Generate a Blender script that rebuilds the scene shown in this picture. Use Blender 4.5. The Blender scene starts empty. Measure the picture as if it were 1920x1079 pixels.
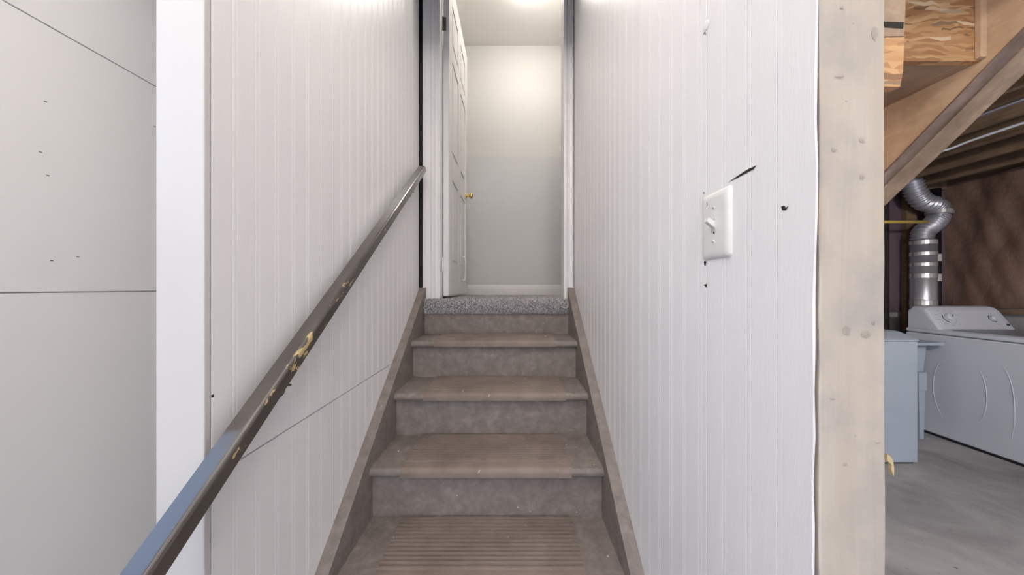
import bpy, bmesh, math, random
from mathutils import Vector, Matrix
random.seed(7)
scene = bpy.context.scene
COL = scene.collection

# ---------------------------------------------------------------- camera, sky, exposure
F = 580.0            # focal length in pixels of the 1920 x 1079 frame
CZ = 1.36            # lens height above the concrete floor (m)
cd = bpy.data.cameras.new('camera'); cam = bpy.data.objects.new('camera', cd); COL.objects.link(cam)
cd.sensor_width = 36.0; cd.lens = 36.0 * F / 1920.0; cd.clip_start = 0.01; cd.clip_end = 60
cam.location = (0, 0, CZ); cam.rotation_euler = (math.pi / 2, 0, 0)
scene.camera = cam
w = bpy.data.worlds.new('sky'); scene.world = w; w.use_nodes = True
bg = w.node_tree.nodes['Background']; bg.inputs[1].default_value = 3.4
_tc = w.node_tree.nodes.new('ShaderNodeTexCoord'); _sx = w.node_tree.nodes.new('ShaderNodeSeparateXYZ'); _rp = w.node_tree.nodes.new('ShaderNodeValToRGB')
w.node_tree.links.new(_tc.outputs['Generated'], _sx.inputs[0]); w.node_tree.links.new(_sx.outputs[2], _rp.inputs[0]); w.node_tree.links.new(_rp.outputs[0], bg.inputs[0])
_e = _rp.color_ramp.elements; _e[0].position = 0.0; _e[0].color = (1.0, 0.95, 0.91, 1); _e[1].position = 0.55; _e[1].color = (0.26, 0.54, 1.0, 1)   # pale horizon, blue sky above
VS = scene.view_settings
VS.view_transform = 'Standard'; VS.look = 'None'; VS.gamma = 1.0; VS.use_curve_mapping = False
VS.exposure = 0.08
MAIN_LAMP = 60.0; HALL_LAMP = 46.0; LAUNDRY_FILL = 2200.0; LEFT_FILL = 52.0; BACK_FILL = 85.0  # the last three strengths feed added fill lamps

# ---------------------------------------------------------------- helpers
ORG = {}
def P(px, py, d):                       # photo pixel at depth d -> point
    return Vector(((px - 960) * d / F, d, CZ - (py - 540) * d / F))
def finish(name, me, mat, parent=None, smooth=False, kind=None):
    o = bpy.data.objects.new(name, me); COL.objects.link(o)
    if mat is not None and not me.materials: me.materials.append(mat)
    if smooth:
        for p in me.polygons: p.use_smooth = True
    if kind: o['kind'] = kind
    return o
def obj(name, bm, mat, parent=None, smooth=False, kind=None):
    """one mesh object from a bmesh in world coordinates"""
    if isinstance(bm, tuple):
        me = bpy.data.meshes.new(name); me.from_pydata([tuple(v) for v in bm[0]], [], bm[1]); me.update()
        b = bmesh.new(); b.from_mesh(me); bmesh.ops.recalc_face_normals(b, faces=b.faces); bm = b
        bpy.data.meshes.remove(me)
    if parent is None:
        xs = [v.co.x for v in bm.verts]; ys = [v.co.y for v in bm.verts]; zs = [v.co.z for v in bm.verts]
        org = Vector(((min(xs) + max(xs)) / 2, (min(ys) + max(ys)) / 2, min(zs)))
    else:
        org = ORG[parent.name]
    bmesh.ops.translate(bm, verts=bm.verts, vec=-org)
    me = bpy.data.meshes.new(name); bm.to_mesh(me); bm.free()
    o = finish(name, me, mat, parent, smooth, kind)
    if parent is None: o.location = org
    else: o.parent = parent
    ORG[o.name] = org
    return o
def thing(name, loc, label=None, cat=None, group=None, kind=None):
    o = bpy.data.objects.new(name, None); COL.objects.link(o); o.location = loc; o.empty_display_size = 0.05
    ORG[o.name] = Vector(loc); tag(o, label, cat, group, kind); return o
def tag(o, label=None, cat=None, group=None, kind=None):
    if label: o['label'] = label
    if cat: o['category'] = cat
    if group: o['group'] = group
    if kind: o['kind'] = kind
    return o
def bx(x0, x1, y0, y1, z0, z1, bev=0.0, seg=1, bm=None):
    b = bm or bmesh.new()
    r = bmesh.ops.create_cube(b, size=1)
    bmesh.ops.transform(b, verts=r['verts'], matrix=Matrix.Translation(((x0+x1)/2, (y0+y1)/2, (z0+z1)/2)) @ Matrix.Diagonal((abs(x1-x0), abs(y1-y0), abs(z1-z0), 1)))
    if bev > 0:
        es = list({e for v in r['verts'] for e in v.link_edges})
        bmesh.ops.bevel(b, geom=es, offset=bev, segments=seg, affect='EDGES', profile=0.5)
    return b
def tube(path, rad, n=12, cap=True, bm=None):
    b = bm or bmesh.new(); path = [Vector(p) for p in path]
    rs = rad if isinstance(rad, (list, tuple)) else [rad] * len(path)
    rings = []; up = Vector((0.13, 0.21, 0.97)).normalized(); prev = None
    for i, p in enumerate(path):
        t = (path[min(i+1, len(path)-1)] - path[max(i-1, 0)]).normalized()
        a = (prev - t * prev.dot(t)) if prev else (up - t * up.dot(t))
        if a.length < 1e-4: a = t.orthogonal()
        a.normalize(); prev = a; c = t.cross(a)
        rings.append([b.verts.new(p + (a * math.cos(2*math.pi*k/n) + c * math.sin(2*math.pi*k/n)) * rs[i]) for k in range(n)])
    for i in range(len(rings)-1):
        for k in range(n): b.faces.new((rings[i][k], rings[i][(k+1) % n], rings[i+1][(k+1) % n], rings[i+1][k]))
    if cap: b.faces.new(rings[0][::-1]); b.faces.new(rings[-1])
    bmesh.ops.recalc_face_normals(b, faces=b.faces)
    return b
def lathe(prof, axis, centre, n=24, bm=None):   # prof: (r, h)
    b = bm or bmesh.new(); ax = Vector(axis).normalized(); u = ax.orthogonal().normalized(); v = ax.cross(u); c = Vector(centre); rings = []
    for r, h in prof:
        if r < 1e-6: rings.append([b.verts.new(c + ax * h)])
        else: rings.append([b.verts.new(c + ax*h + (u*math.cos(2*math.pi*k/n) + v*math.sin(2*math.pi*k/n))*r) for k in range(n)])
    for i in range(len(rings)-1):
        A, B = rings[i], rings[i+1]
        for k in range(n):
            if len(A) == 1 and len(B) > 1: b.faces.new((A[0], B[k], B[(k+1) % n]))
            elif len(B) == 1 and len(A) > 1: b.faces.new((A[k], A[(k+1) % n], B[0]))
            elif len(A) > 1: b.faces.new((A[k], A[(k+1) % n], B[(k+1) % n], B[k]))
    bmesh.ops.recalc_face_normals(b, faces=b.faces); return b
def prism(poly, axis, a0, a1, bm=None):
    """extrude a 2-D outline: axis 'x' -> poly is (y,z); 'y' -> (x,z); 'z' -> (x,y)"""
    b = bm or bmesh.new()
    def mk(p, a): return {'x': (a, p[0], p[1]), 'y': (p[0], a, p[1]), 'z': (p[0], p[1], a)}[axis]
    A = [b.verts.new(mk(p, a0)) for p in poly]; B = [b.verts.new(mk(p, a1)) for p in poly]; n = len(poly)
    b.faces.new(A); b.faces.new(B[::-1])
    for i in range(n): b.faces.new((A[i], A[(i+1) % n], B[(i+1) % n], B[i]))
    bmesh.ops.recalc_face_normals(b, faces=b.faces); return b
def spline(pts, n=10):
    pts = [Vector(p) for p in pts]; out = []
    for i in range(len(pts)-1):
        p0 = pts[max(i-1, 0)]; p1 = pts[i]; p2 = pts[i+1]; p3 = pts[min(i+2, len(pts)-1)]
        for k in range(n):
            t = k / n
            out.append(0.5*((2*p1) + (p2-p0)*t + (2*p0-5*p1+4*p2-p3)*t*t + (3*p1-p0-3*p2+p3)*t**3))
    out.append(pts[-1]); return out

# ---------------------------------------------------------------- materials
def mat(name, col, rough=0.5, metal=0.0, spec=0.5, coat=0.0):
    m = bpy.data.materials.new(name); m.use_nodes = True
    b = m.node_tree.nodes['Principled BSDF']
    b.inputs['Base Color'].default_value = (*col, 1); b.inputs['Roughness'].default_value = rough
    b.inputs['Metallic'].default_value = metal; b.inputs['Specular IOR Level'].default_value = spec
    b.inputs['Coat Weight'].default_value = coat
    return m
class NT:
    def __init__(s, m): s.m = m; s.t = m.node_tree; s.b = s.t.nodes['Principled BSDF']
    def n(s, typ, **kw):
        x = s.t.nodes.new(typ)
        for k, v in kw.items():
            if k.startswith('_'): setattr(x, k[1:], v)
            else: x.inputs[k.replace('__', ' ')].default_value = v
        return x
    def l(s, a, b): s.t.links.new(a, b)
    def coords(s, scale=(1, 1, 1), rot=(0, 0, 0), src='Object'):
        tc = s.n('ShaderNodeTexCoord'); mp = s.n('ShaderNodeMapping'); mp.inputs['Scale'].default_value = scale; mp.inputs['Rotation'].default_value = rot
        s.l(tc.outputs[src], mp.inputs['Vector']); return mp.outputs['Vector']
    def noise(s, vec, scale=5, detail=4, rough=0.55, dist=0.0):
        x = s.n('ShaderNodeTexNoise', Scale=scale, Detail=detail, Roughness=rough, Distortion=dist); s.l(vec, x.inputs['Vector']); return x.outputs['Fac']
    def ramp(s, fac, stops):
        r = s.n('ShaderNodeValToRGB'); e = r.color_ramp.elements
        while len(e) < len(stops): e.new(0.5)
        for i, (p, c) in enumerate(stops): e[i].position = p; e[i].color = (*c, 1) if len(c) == 3 else c
        s.l(fac, r.inputs['Fac']); return r.outputs['Color']
    def mix(s, fac, a, b, mode='MIX'):
        x = s.n('ShaderNodeMix', _data_type='RGBA', _blend_type=mode)
        for i, v in ((0, fac), (6, a), (7, b)):
            if hasattr(v, 'is_linked'): s.l(v, x.inputs[i])
            else: x.inputs[i].default_value = v if i == 0 else (*v, 1)
        return x.outputs[2]
    def math(s, op, a, b=0.0):
        x = s.n('ShaderNodeMath', _operation=op)
        for i, v in enumerate((a, b)):
            if hasattr(v, 'is_linked'): s.l(v, x.inputs[i])
            else: x.inputs[i].default_value = v
        return x.outputs[0]
    def col(s, c): s.l(c, s.b.inputs['Base Color'])
    def bump(s, h, strength=0.3, dist=0.002):
        x = s.n('ShaderNodeBump', Strength=strength, Distance=dist); s.l(h, x.inputs['Height']); s.l(x.outputs[0], s.b.inputs['Normal'])
        return x
G = lambda v: (v, v, v)

def m_panel():
    m = mat('white_panel_paint', (0.66, 0.645, 0.64), 0.3, spec=0.5); t = NT(m)
    v = t.coords((1, 1, 0.06), src='Object'); n1 = t.noise(v, 180, 3, 0.6, 0.3)
    v2 = t.coords((1, 1, 0.12)); n2 = t.noise(v2, 42, 3, 0.5, 1.2)
    wv = t.math('FRACT', t.math('MULTIPLY', n2, 9.0)); 
    h = t.math('ADD', t.math('MULTIPLY', n1, 0.5), t.math('MULTIPLY', t.math('ABSOLUTE', t.math('SUBTRACT', wv, 0.5)), 0.5))
    t.bump(h, 0.28, 0.001)
    n3 = t.noise(t.coords((1, 1, 0.5)), 3.0, 2)
    t.col(t.ramp(n3, [(0.3, (0.79, 0.77, 0.765)), (0.7, (0.825, 0.805, 0.80))]))
    return m
def m_wallpaint(name, c, rough=0.55, mark=True):
    m = mat(name, c, rough); t = NT(m)
    n = t.noise(t.coords(), 1.6, 3); c2 = tuple(x * 0.965 for x in c)
    base = t.ramp(n, [(0.3, c2), (0.7, c)])
    t.col(base)
    t.bump(t.noise(t.coords(), 220, 3), 0.06, 0.001); return m
def m_stair():
    m = mat('brown_stair_paint', (0.1, 0.085, 0.075), 0.62); t = NT(m)
    a = t.ramp(t.noise(t.coords(), 26, 7, 0.7, 0.4), [(0.3, (0.15, 0.124, 0.110)), (0.52, (0.205, 0.173, 0.154)), (0.75, (0.28, 0.245, 0.222))])
    f = t.ramp(t.noise(t.coords(), 95, 4, 0.7), [(0.70, G(0)), (0.80, G(1))])
    c = t.mix(t.math('MULTIPLY', f, 0.35), a, (0.30, 0.27, 0.25))
    f2 = t.ramp(t.noise(t.coords(), 60, 1, 0.5), [(0.80, G(0)), (0.82, G(1))])
    t.col(t.mix(f2, c, (0.6, 0.57, 0.53)))
    t.bump(t.noise(t.coords(), 300, 3), 0.25, 0.001); return m
def m_mat():
    m = mat('brown_rubber', (0.13, 0.1, 0.085), 0.7); t = NT(m)
    a = t.ramp(t.noise(t.coords(), 9, 5, 0.6), [(0.3, (0.165, 0.126, 0.102)), (0.7, (0.240, 0.19, 0.160))])
    f = t.ramp(t.noise(t.coords(), 70, 2, 0.5), [(0.73, G(0)), (0.76, G(1))])
    t.col(t.mix(t.math('MULTIPLY', f, 0.6), a, (0.5, 0.46, 0.42)))
    t.bump(t.noise(t.coords(), 400, 2), 0.2, 0.0008); return m
def m_carpet():
    m = mat('grey_carpet', (0.3, 0.28, 0.29), 0.95, spec=0.1); t = NT(m)
    a = t.ramp(t.noise(t.coords(), 135, 2, 0.8), [(0.36, (0.13, 0.12, 0.135)), (0.46, (0.34, 0.32, 0.33)), (0.55, (0.58, 0.55, 0.55)), (0.64, (0.80, 0.77, 0.76))])
    t.col(a); return m
def m_wood(name, c0, c1, knots=0.0, axis='z', rough=0.65, dirt=None):
    m = mat(name, c0, rough); t = NT(m)
    sc = {'z': (1, 1, 0.05), 'y': (1, 0.05, 1), 'x': (0.05, 1, 1)}[axis]
    g = t.noise(t.coords(sc), 45, 4, 0.6, 0.8)
    c = t.ramp(g, [(0.3, c0), (0.7, c1)])
    b = t.noise(t.coords(), 9, 4, 0.6)
    d = dirt or tuple(x * 0.72 for x in c0)
    c = t.mix(t.math('MULTIPLY', t.ramp(b, [(0.44, G(0)), (0.68, G(1))]), 0.7), c, d)
    if knots:
        sk = {'z': (1, 1, 0.55), 'y': (1, 0.55, 1), 'x': (0.55, 1, 1)}[axis]
        vo = t.n('ShaderNodeTexVoronoi', Scale=knots); t.l(t.coords(sk), vo.inputs['Vector'])
        c = t.mix(t.ramp(vo.outputs['Distance'], [(0.04, G(0.75)), (0.16, G(0))]), c, tuple(x * 0.35 for x in c0))
    t.col(c); t.bump(g, 0.25, 0.001); return m
def m_osb():
    m = mat('strand_board', (0.5, 0.33, 0.17), 0.7); t = NT(m)
    d = t.n('ShaderNodeTexNoise', Scale=9.0, Detail=3.0); t.l(t.coords(), d.inputs['Vector'])
    mx = t.n('ShaderNodeVectorMath', _operation='MULTIPLY_ADD'); t.l(d.outputs['Color'], mx.inputs[0]); mx.inputs[1].default_value = (0.05, 0.05, 0.05); t.l(t.coords(), mx.inputs[2])
    cs = []
    for k, (rot, sc) in enumerate(((0.15, (17, 17, 105)), (-0.35, (15, 15, 90)), (1.1, (16, 16, 110)))):
        mp = t.n('ShaderNodeMapping'); mp.inputs['Rotation'].default_value = (0, rot, 0); mp.inputs['Scale'].default_value = sc; mp.inputs['Location'].default_value = (k*3.1, k, 0)
        t.l(mx.outputs[0], mp.inputs['Vector'])
        vo = t.n('ShaderNodeTexVoronoi', Scale=1.0, Randomness=1.0); t.l(mp.outputs[0], vo.inputs['Vector'])
        cs.append((vo.outputs['Color'], vo.outputs['Distance']))
    sep = t.n('ShaderNodeSeparateColor'); t.l(cs[0][0], sep.inputs[0]); sep2 = t.n('ShaderNodeSeparateColor'); t.l(cs[1][0], sep2.inputs[0])
    sep3 = t.n('ShaderNodeSeparateColor'); t.l(cs[2][0], sep3.inputs[0])
    R = [(0.0, (0.42, 0.20, 0.085)), (0.4, (0.54, 0.29, 0.125)), (0.8, (0.62, 0.36, 0.165)), (1.0, (0.72, 0.47, 0.25))]
    c0 = t.ramp(sep.outputs[0], R); c1 = t.ramp(sep2.outputs[0], R)
    c = t.mix(t.ramp(sep2.outputs[1], [(0.45, G(0)), (0.5, G(1))]), c0, c1)
    c = t.mix(t.ramp(sep3.outputs[1], [(0.93, G(0)), (0.95, G(1))]), c, (0.78, 0.60, 0.38))
    c = t.mix(t.ramp(sep3.outputs[0], [(0.05, G(0.8)), (0.10, G(0))]), c, (0.20, 0.10, 0.05))
    t.col(c); t.bump(sep.outputs[2], 0.35, 0.002); return m
def m_concrete():
    m = mat('concrete', (0.25, 0.24, 0.24), 0.75); t = NT(m)
    a = t.ramp(t.noise(t.coords(), 2.3, 7, 0.62, 0.5), [(0.3, (0.21, 0.203, 0.205)), (0.5, (0.32, 0.312, 0.316)), (0.72, (0.44, 0.43, 0.43))])
    f = t.ramp(t.noise(t.coords((1, 0.35, 1), (0, 0, 0.6)), 9, 4, 0.6), [(0.66, G(0)), (0.78, G(1))])
    c = t.mix(t.math('MULTIPLY', f, 0.5), a, (0.56, 0.55, 0.54))
    f2 = t.ramp(t.noise(t.coords(), 34, 2, 0.5), [(0.24, G(0.8)), (0.28, G(0))])
    t.col(t.mix(f2, c, (0.07, 0.055, 0.05))); t.bump(t.noise(t.coords(), 60, 5), 0.25, 0.002); return m
def m_barrier(name, c0, c1, band=None):
    m = mat(name, c0, 0.32, spec=0.6); t = NT(m)
    v = t.coords((1, 1, 0.6)); n = t.noise(v, 3.5, 5, 0.6, 0.8)
    c = t.ramp(n, [(0.25, c0), (0.75, c1)])
    if band:
        tc = t.n('ShaderNodeTexCoord'); sx = t.n('ShaderNodeSeparateXYZ'); t.l(tc.outputs['Object'], sx.inputs[0])
        z0, ln = band
        for dz, w_, sc, th in ((0.0, 0.007, 5, 0.42), (-0.03, 0.006, 7, 0.5), (-0.055, 0.005, 4, 0.5)):
            near = t.math('LESS_THAN', t.math('ABSOLUTE', t.math('SUBTRACT', sx.outputs[2], z0 + dz)), w_)
            brk = t.math('GREATER_THAN', t.noise(t.coords((0, 1, 0)), sc, 2), th)
            c = t.mix(t.math('MULTIPLY', t.math('MULTIPLY', near, brk), 0.75), c, (0.02, 0.014, 0.012))
    t.col(c); t.bump(t.noise(t.coords((1, 1, 0.5)), 14, 4, 0.6, 1.0), 0.6, 0.012); return m
def m_emit(name, c, s):
    m = bpy.data.materials.new(name); m.use_nodes = True; nt = m.node_tree; nt.nodes.clear()
    e = nt.nodes.new('ShaderNodeEmission'); e.inputs[0].default_value = (*c, 1); e.inputs[1].default_value = s
    o = nt.nodes.new('ShaderNodeOutputMaterial'); nt.links.new(e.outputs[0], o.inputs[0]); return m
def m_rail():
    m = mat('chipped_brown_rail_paint', (0.05, 0.042, 0.037), 0.3, spec=0.5, coat=0.8); t = NT(m)
    m.node_tree.nodes['Principled BSDF'].inputs['Coat Roughness'].default_value = 0.12
    tc = t.n('ShaderNodeTexCoord'); sx = t.n('ShaderNodeSeparateXYZ'); t.l(tc.outputs['Object'], sx.inputs[0])
    # chips sit along the room-side edge (local +x), in runs along the length (local y)
    edge = t.ramp(sx.outputs[0], [(0.011, G(0)), (0.0185, G(1))])
    n = t.noise(t.coords((1, 0.35, 1)), 75, 3, 0.55)
    runs = t.noise(t.coords((0, 1, 0)), 3.2, 2)
    k = t.math('ADD', n, t.math('MULTIPLY', t.math('SUBTRACT', runs, 0.5), 0.55))
    chip = t.math('MULTIPLY', t.ramp(k, [(0.66, G(0)), (0.68, G(1))]), edge)
    d = t.math('ABSOLUTE', t.math('SUBTRACT', sx.outputs[1], -0.335))       # the long chip below the middle
    big = t.math('MULTIPLY', t.math('LESS_THAN', t.math('ADD', d, t.math('MULTIPLY', n, 0.10)), 0.105), t.ramp(sx.outputs[0], [(0.0135, G(0)), (0.0140, G(1))]))
    chip = t.math('MAXIMUM', chip, t.math('MULTIPLY', big, t.math('GREATER_THAN', n, 0.50)))
    base = t.ramp(t.noise(t.coords((1, 0.3, 1)), 25, 4), [(0.3, (0.055, 0.046, 0.040)), (0.7, (0.075, 0.063, 0.055))])
    t.col(t.mix(chip, base, (0.52, 0.38, 0.18)))
    t.l(t.math('ADD', t.math('MULTIPLY', chip, 0.5), 0.3), t.b.inputs['Roughness'])
    t.l(t.math('SUBTRACT', 0.8, t.math('MULTIPLY', chip, 0.8)), t.b.inputs['Coat Weight'])
    return m

PANEL = m_panel(); DRY = m_wallpaint('white_drywall', (0.82, 0.80, 0.785)); TRIM = m_wallpaint('white_trim_paint', (0.76, 0.74, 0.73), 0.35)
HALLUP = m_wallpaint('cream_wall', (0.70, 0.68, 0.65)); HALLLOW = m_wallpaint('pale_grey_wall', (0.645, 0.635, 0.632)); CEIL = m_wallpaint('ceiling_white', (0.84, 0.82, 0.79))
STAIR = m_stair(); MAT = m_mat(); CARPET = m_carpet(); OSB = m_osb(); CONC = m_concrete()
STUD = m_wood('bare_stud', (0.455, 0.385, 0.31), (0.52, 0.455, 0.385), 0, 'z', dirt=(0.32, 0.30, 0.285))
PLY = m_wood('pale_plywood', (0.68, 0.47, 0.29), (0.78, 0.58, 0.39), 2.2, 'y'); LUMB = m_wood('weathered_lumber_and_shaded_ply', (0.33, 0.225, 0.15), (0.45, 0.33, 0.225), 4, 'y')
ROUGHW = m_wood('rough_sawn_lumber', (0.24, 0.16, 0.125), (0.35, 0.25, 0.20), 5, 'y'); JOIST = m_wood('dark_joist', (0.16, 0.10, 0.06), (0.22, 0.145, 0.09), 3, 'y')
FOIL = m_barrier('brown_vapour_barrier', (0.13, 0.075, 0.055), (0.26, 0.165, 0.125), band=(0.72, 1)); PURP = m_barrier('purple_vapour_barrier', (0.10, 0.065, 0.085), (0.17, 0.12, 0.145))
APPL = mat('white_enamel', (0.62, 0.65, 0.72), 0.28, coat=0.2); APPL2 = mat('cool_white_plastic', (0.40, 0.46, 0.53), 0.4); PLAST = mat('white_plastic', (0.74, 0.73, 0.70), 0.28)
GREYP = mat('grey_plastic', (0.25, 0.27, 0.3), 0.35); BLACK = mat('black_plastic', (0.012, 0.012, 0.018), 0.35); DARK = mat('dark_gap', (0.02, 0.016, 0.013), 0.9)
CHROME = mat('galvanised_steel', (0.62, 0.63, 0.68), 0.36, 0.75); FOILT = mat('foil_tape', (0.72, 0.72, 0.73), 0.33, 0.8); BRASS = mat('brass', (0.75, 0.55, 0.22), 0.22, 1.0); STEEL = mat('dark_steel', (0.16, 0.14, 0.12), 0.4, 0.9)
YEL = mat('yellow_pipe_coating', (0.62, 0.45, 0.10), 0.45); CABLE = mat('white_cable', (0.6, 0.63, 0.68), 0.45); SPLINT = mat('fresh_split_wood', (0.55, 0.44, 0.24), 0.7)
RAIL = m_rail(); RINGM = mat('dust_white', (0.6, 0.58, 0.55), 0.8)
for mm, sc in ((CHROME, 40), (FOILT, 120), (APPL, 2), (APPL2, 2), (PLAST, 30), (YEL, 20), (GREYP, 20), (BLACK, 20)):
    t_ = NT(mm); c_ = tuple(mm.node_tree.nodes['Principled BSDF'].inputs['Base Color'].default_value[:3])
    t_.col(t_.ramp(t_.noise(t_.coords(), sc, 3), [(0.3, tuple(x*0.92 for x in c_)), (0.7, c_)]))

# ---------------------------------------------------------------- levels taken from the photo
WL, WR = -0.537, 0.360              # faces of the two panelled stair walls
YD = 1.80                           # plane of the doorway casing
ZL = 1.293                          # carpet on the landing
NOSE = [(0.400, 0.170), (0.627, 0.354), (0.853, 0.538), (1.080, 0.723), (1.307, 0.909), (1.532, 1.093)]
SL, SR = -0.499, 0.322              # inner faces of the stringers
XLW, XRW, YB, YR = -1.75, 4.65, 3.34, -3.0

# ---------------------------------------------------------------- big shell
def struct(name, bm, m, label=None): o = obj(name, bm, m); o['kind'] = 'structure'; return tag(o, label)
struct('floor', bx(XLW-.13, 4.8, -3.1, 3.47, -0.12, 0), CONC, 'grey stained concrete floor')
struct('ceiling', bx(XLW-.13, 4.8, -3.1, 3.47, 3.76, 3.86), CEIL)
struct('ceiling_front', bx(XLW, 1.50, YR, 0.85, 3.20, 3.30), CEIL)
struct('wall_back', bx(XLW-.13, 3.2, YB, 3.47, 0, 3.76), DRY)
GX0, GX1, GZ = -1.55, 3.30, 2.25          # opening added in the unseen rear wall to let daylight in from behind
rwall = thing('wall_rear', (1.5, -3.05, 0), 'unseen rear wall with a wide opening added for daylight', kind='structure')
for (a, b, c, d) in ((XLW-.13, GX0, 0, 3.76), (GX1, 4.8, 0, 3.76), (GX0, GX1, GZ, 3.76)): obj('wall_core', bx(a, b, -3.1, YR, c, d), DRY, rwall)
for (a, b, c, d) in ((GX0, GX0+.03, 0, GZ), (GX1-.03, GX1, 0, GZ), (GX0+.03, GX1-.03, GZ-.03, GZ)): obj('jamb', bx(a, b, -3.11, YR+.01, c, d), TRIM, rwall)
struct('floor_outside', bx(-6, 8, -14, -3.1, -0.16, -0.04), CONC, 'unseen concrete ground outside the added rear opening')  # unseen ground added beyond the rear opening
# left drywall: three sheets with open joints, and a window high up behind the camera
wl = thing('wall_left', (XLW-.065, 0.2, 0), 'painted drywall wall with two open sheet joints', kind='structure')
ZJ1, ZJ2 = CZ + 0.0108*XLW, CZ - 0.565*XLW
wy0, wy1, wz0, wz1 = -1.20, 0.28, 1.70, 2.80
obj('wall_core', bx(XLW-.13, XLW-.015, YR, wy0, 0, 3.76), DRY, wl); obj('wall_core', bx(XLW-.13, XLW-.015, wy1, YB, 0, 3.76), DRY, wl)
obj('wall_core', bx(XLW-.13, XLW-.015, wy0, wy1, 0, wz0), DRY, wl); obj('wall_core', bx(XLW-.13, XLW-.015, wy0, wy1, wz1, 3.76), DRY, wl)
g = 0.0022
for (a0, a1, b0, b1) in ((wy1, YB, 0, ZJ1-g), (wy1, YB, ZJ1+g, ZJ2-g), (wy1, YB, ZJ2+g, 3.76), (YR, wy0, 0, 3.76), (wy0, wy1, 0, wz0), (wy0, wy1, wz1, 3.76)):
    obj('drywall_sheet', bx(XLW-.014, XLW, a0, a1, b0, b1, 0.0012 if a0 == wy1 else 0), DRY, wl)
for (px, py) in ((85, 191), (76, 286), (90, 330), (97, 490), (146, 482), (290, 238)):
    yy = -XLW*F/(960-px); zz = CZ-(py-540)*yy/F
    obj('nail_mark', bx(XLW-0.001, XLW+0.0006, yy-0.004, yy+0.004, zz-0.0015, zz+0.0015), DARK, wl)
win = thing('window_1', (XLW-.07, (wy0+wy1)/2, wz0), 'high window in the drywall wall', kind='structure')
for (a0, a1, b0, b1) in ((wy0, wy1, wz0, wz0+0.05), (wy0, wy1, wz1-0.05, wz1), (wy0, wy0+0.05, wz0+0.05, wz1-0.05), (wy1-0.05, wy1, wz0+0.05, wz1-0.05), ((wy0+wy1)/2-0.02, (wy0+wy1)/2+0.02, wz0+0.05, wz1-0.05)):
    obj('window_frame', bx(XLW-.12, XLW-.03, a0, a1, b0, b1, 0.004), TRIM, win)
gl = mat('window_glass', (1, 1, 1), 0.0); gl.node_tree.nodes['Principled BSDF'].inputs['Transmission Weight'].default_value = 1.0; gl.node_tree.nodes['Principled BSDF'].inputs['IOR'].default_value = 1.02
obj('pane', bx(XLW-.08, XLW-.076, wy0+0.05, (wy0+wy1)/2-0.02, wz0+0.05, wz1-0.05), gl, win); obj('pane', bx(XLW-.08, XLW-.076, (wy0+wy1)/2+0.02, wy1-0.05, wz0+0.05, wz1-0.05), gl, win)
pl = bpy.data.lights.new('window_portal', 'AREA'); pl.shape = 'RECTANGLE'; pl.size = wy1-wy0; pl.size_y = wz1-wz0; pl.cycles.is_portal = True
pg = bpy.data.lights.new('doorway_portal', 'AREA'); pg.shape = 'RECTANGLE'; pg.size = GX1-GX0; pg.size_y = GZ; pg.cycles.is_portal = True
pgo = bpy.data.objects.new('doorway_portal', pg); COL.objects.link(pgo); pgo.location = ((GX0+GX1)/2, -3.105, GZ/2); pgo.rotation_euler = (math.pi/2, 0, 0)
po = bpy.data.objects.new('window_portal', pl); COL.objects.link(po); po.location = (XLW-.125, (wy0+wy1)/2, (wz0+wz1)/2); po.rotation_euler = (math.pi/2, 0, -math.pi/2)

# stairwell: walls left and right of the stair, clad in beaded panelling
def beadboard(wall, x, sgn, y0, y1, first, pitch, z0, z1, extra=(), ragged=None):
    """upright boards and narrow beads, each one a piece; sgn is the side the boards face"""
    T, GAP, BW = 0.006, 0.0004, 0.0088
    cuts = []; y = first
    while y > y0: y -= pitch
    edges = [y0]
    while y < y1:
        for q in (y - BW/2, y + BW/2):
            if y0 + 0.004 < q < y1 - 0.004: edges.append(q)
        y += pitch
    edges += list(extra) + [y1]; edges.sort()
    for i in range(len(edges)-1):
        a, b = edges[i] + GAP/2, edges[i+1] - GAP/2
        if b - a < 0.003: continue
        xs = (x, x - sgn*T); bead = (b - a) < 0.012
        bm = bx(min(xs), max(xs), a, b, z0, z1)
        es = [e for e in bm.edges if abs(e.verts[0].co.z - e.verts[1].co.z) > 0.1 and abs(e.verts[0].co.x - x) < 1e-5]
        bmesh.ops.bevel(bm, geom=es, offset=0.0011, segments=2, affect='EDGES', profile=0.5)
        if ragged and i == 0:
            bm.free(); vs = []; fs = []; n = 70
            for k in range(n+1):
                zz = z0 + (z1-z0)*k/n
                ya = a + 0.0035*math.sin(zz*2.1) - 0.0015*zz + random.uniform(-0.0016, 0.0016) + (0.003 if zz < 0.95 else 0)
                vs += [(x, ya, zz), (x, b, zz), (x - sgn*.003, b, zz), (x - sgn*.003, ya + random.uniform(-.001, .001), zz)]
                if k:
                    p, q = 4*(k-1), 4*k
                    for j in range(4): fs.append((p+j, p+(j+1) % 4, q+(j+1) % 4, q+j))
            obj('panel_board', (vs, fs), PANEL, wall); continue
        obj('panel_bead' if bead else 'panel_board', bm, PANEL, wall)
sl = thing('wall_stair_left', (-0.58, 1.2, 0), 'white beaded panelling beside the handrail', kind='structure')
obj('wall_core', bx(-0.622, WL-0.0105, 0.553, YD+0.10, 0, 3.76), DRY, sl)
obj('panel_backing', bx(WL-0.0100, WL-0.0064, 0.5535, 1.780, 0, 3.76), mat('panel_groove', (0.74, 0.72, 0.71), 0.6), sl)
ZS = CZ - 0.634*0.537
beadboard(sl, WL, 1, 0.5535, 1.782, 0.599, 0.0533, ZS+0.0016, 3.76)
beadboard(sl, WL, 1, 0.5535, 1.782, 0.599, 0.0533, 0.0, ZS-0.0016)
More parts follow.
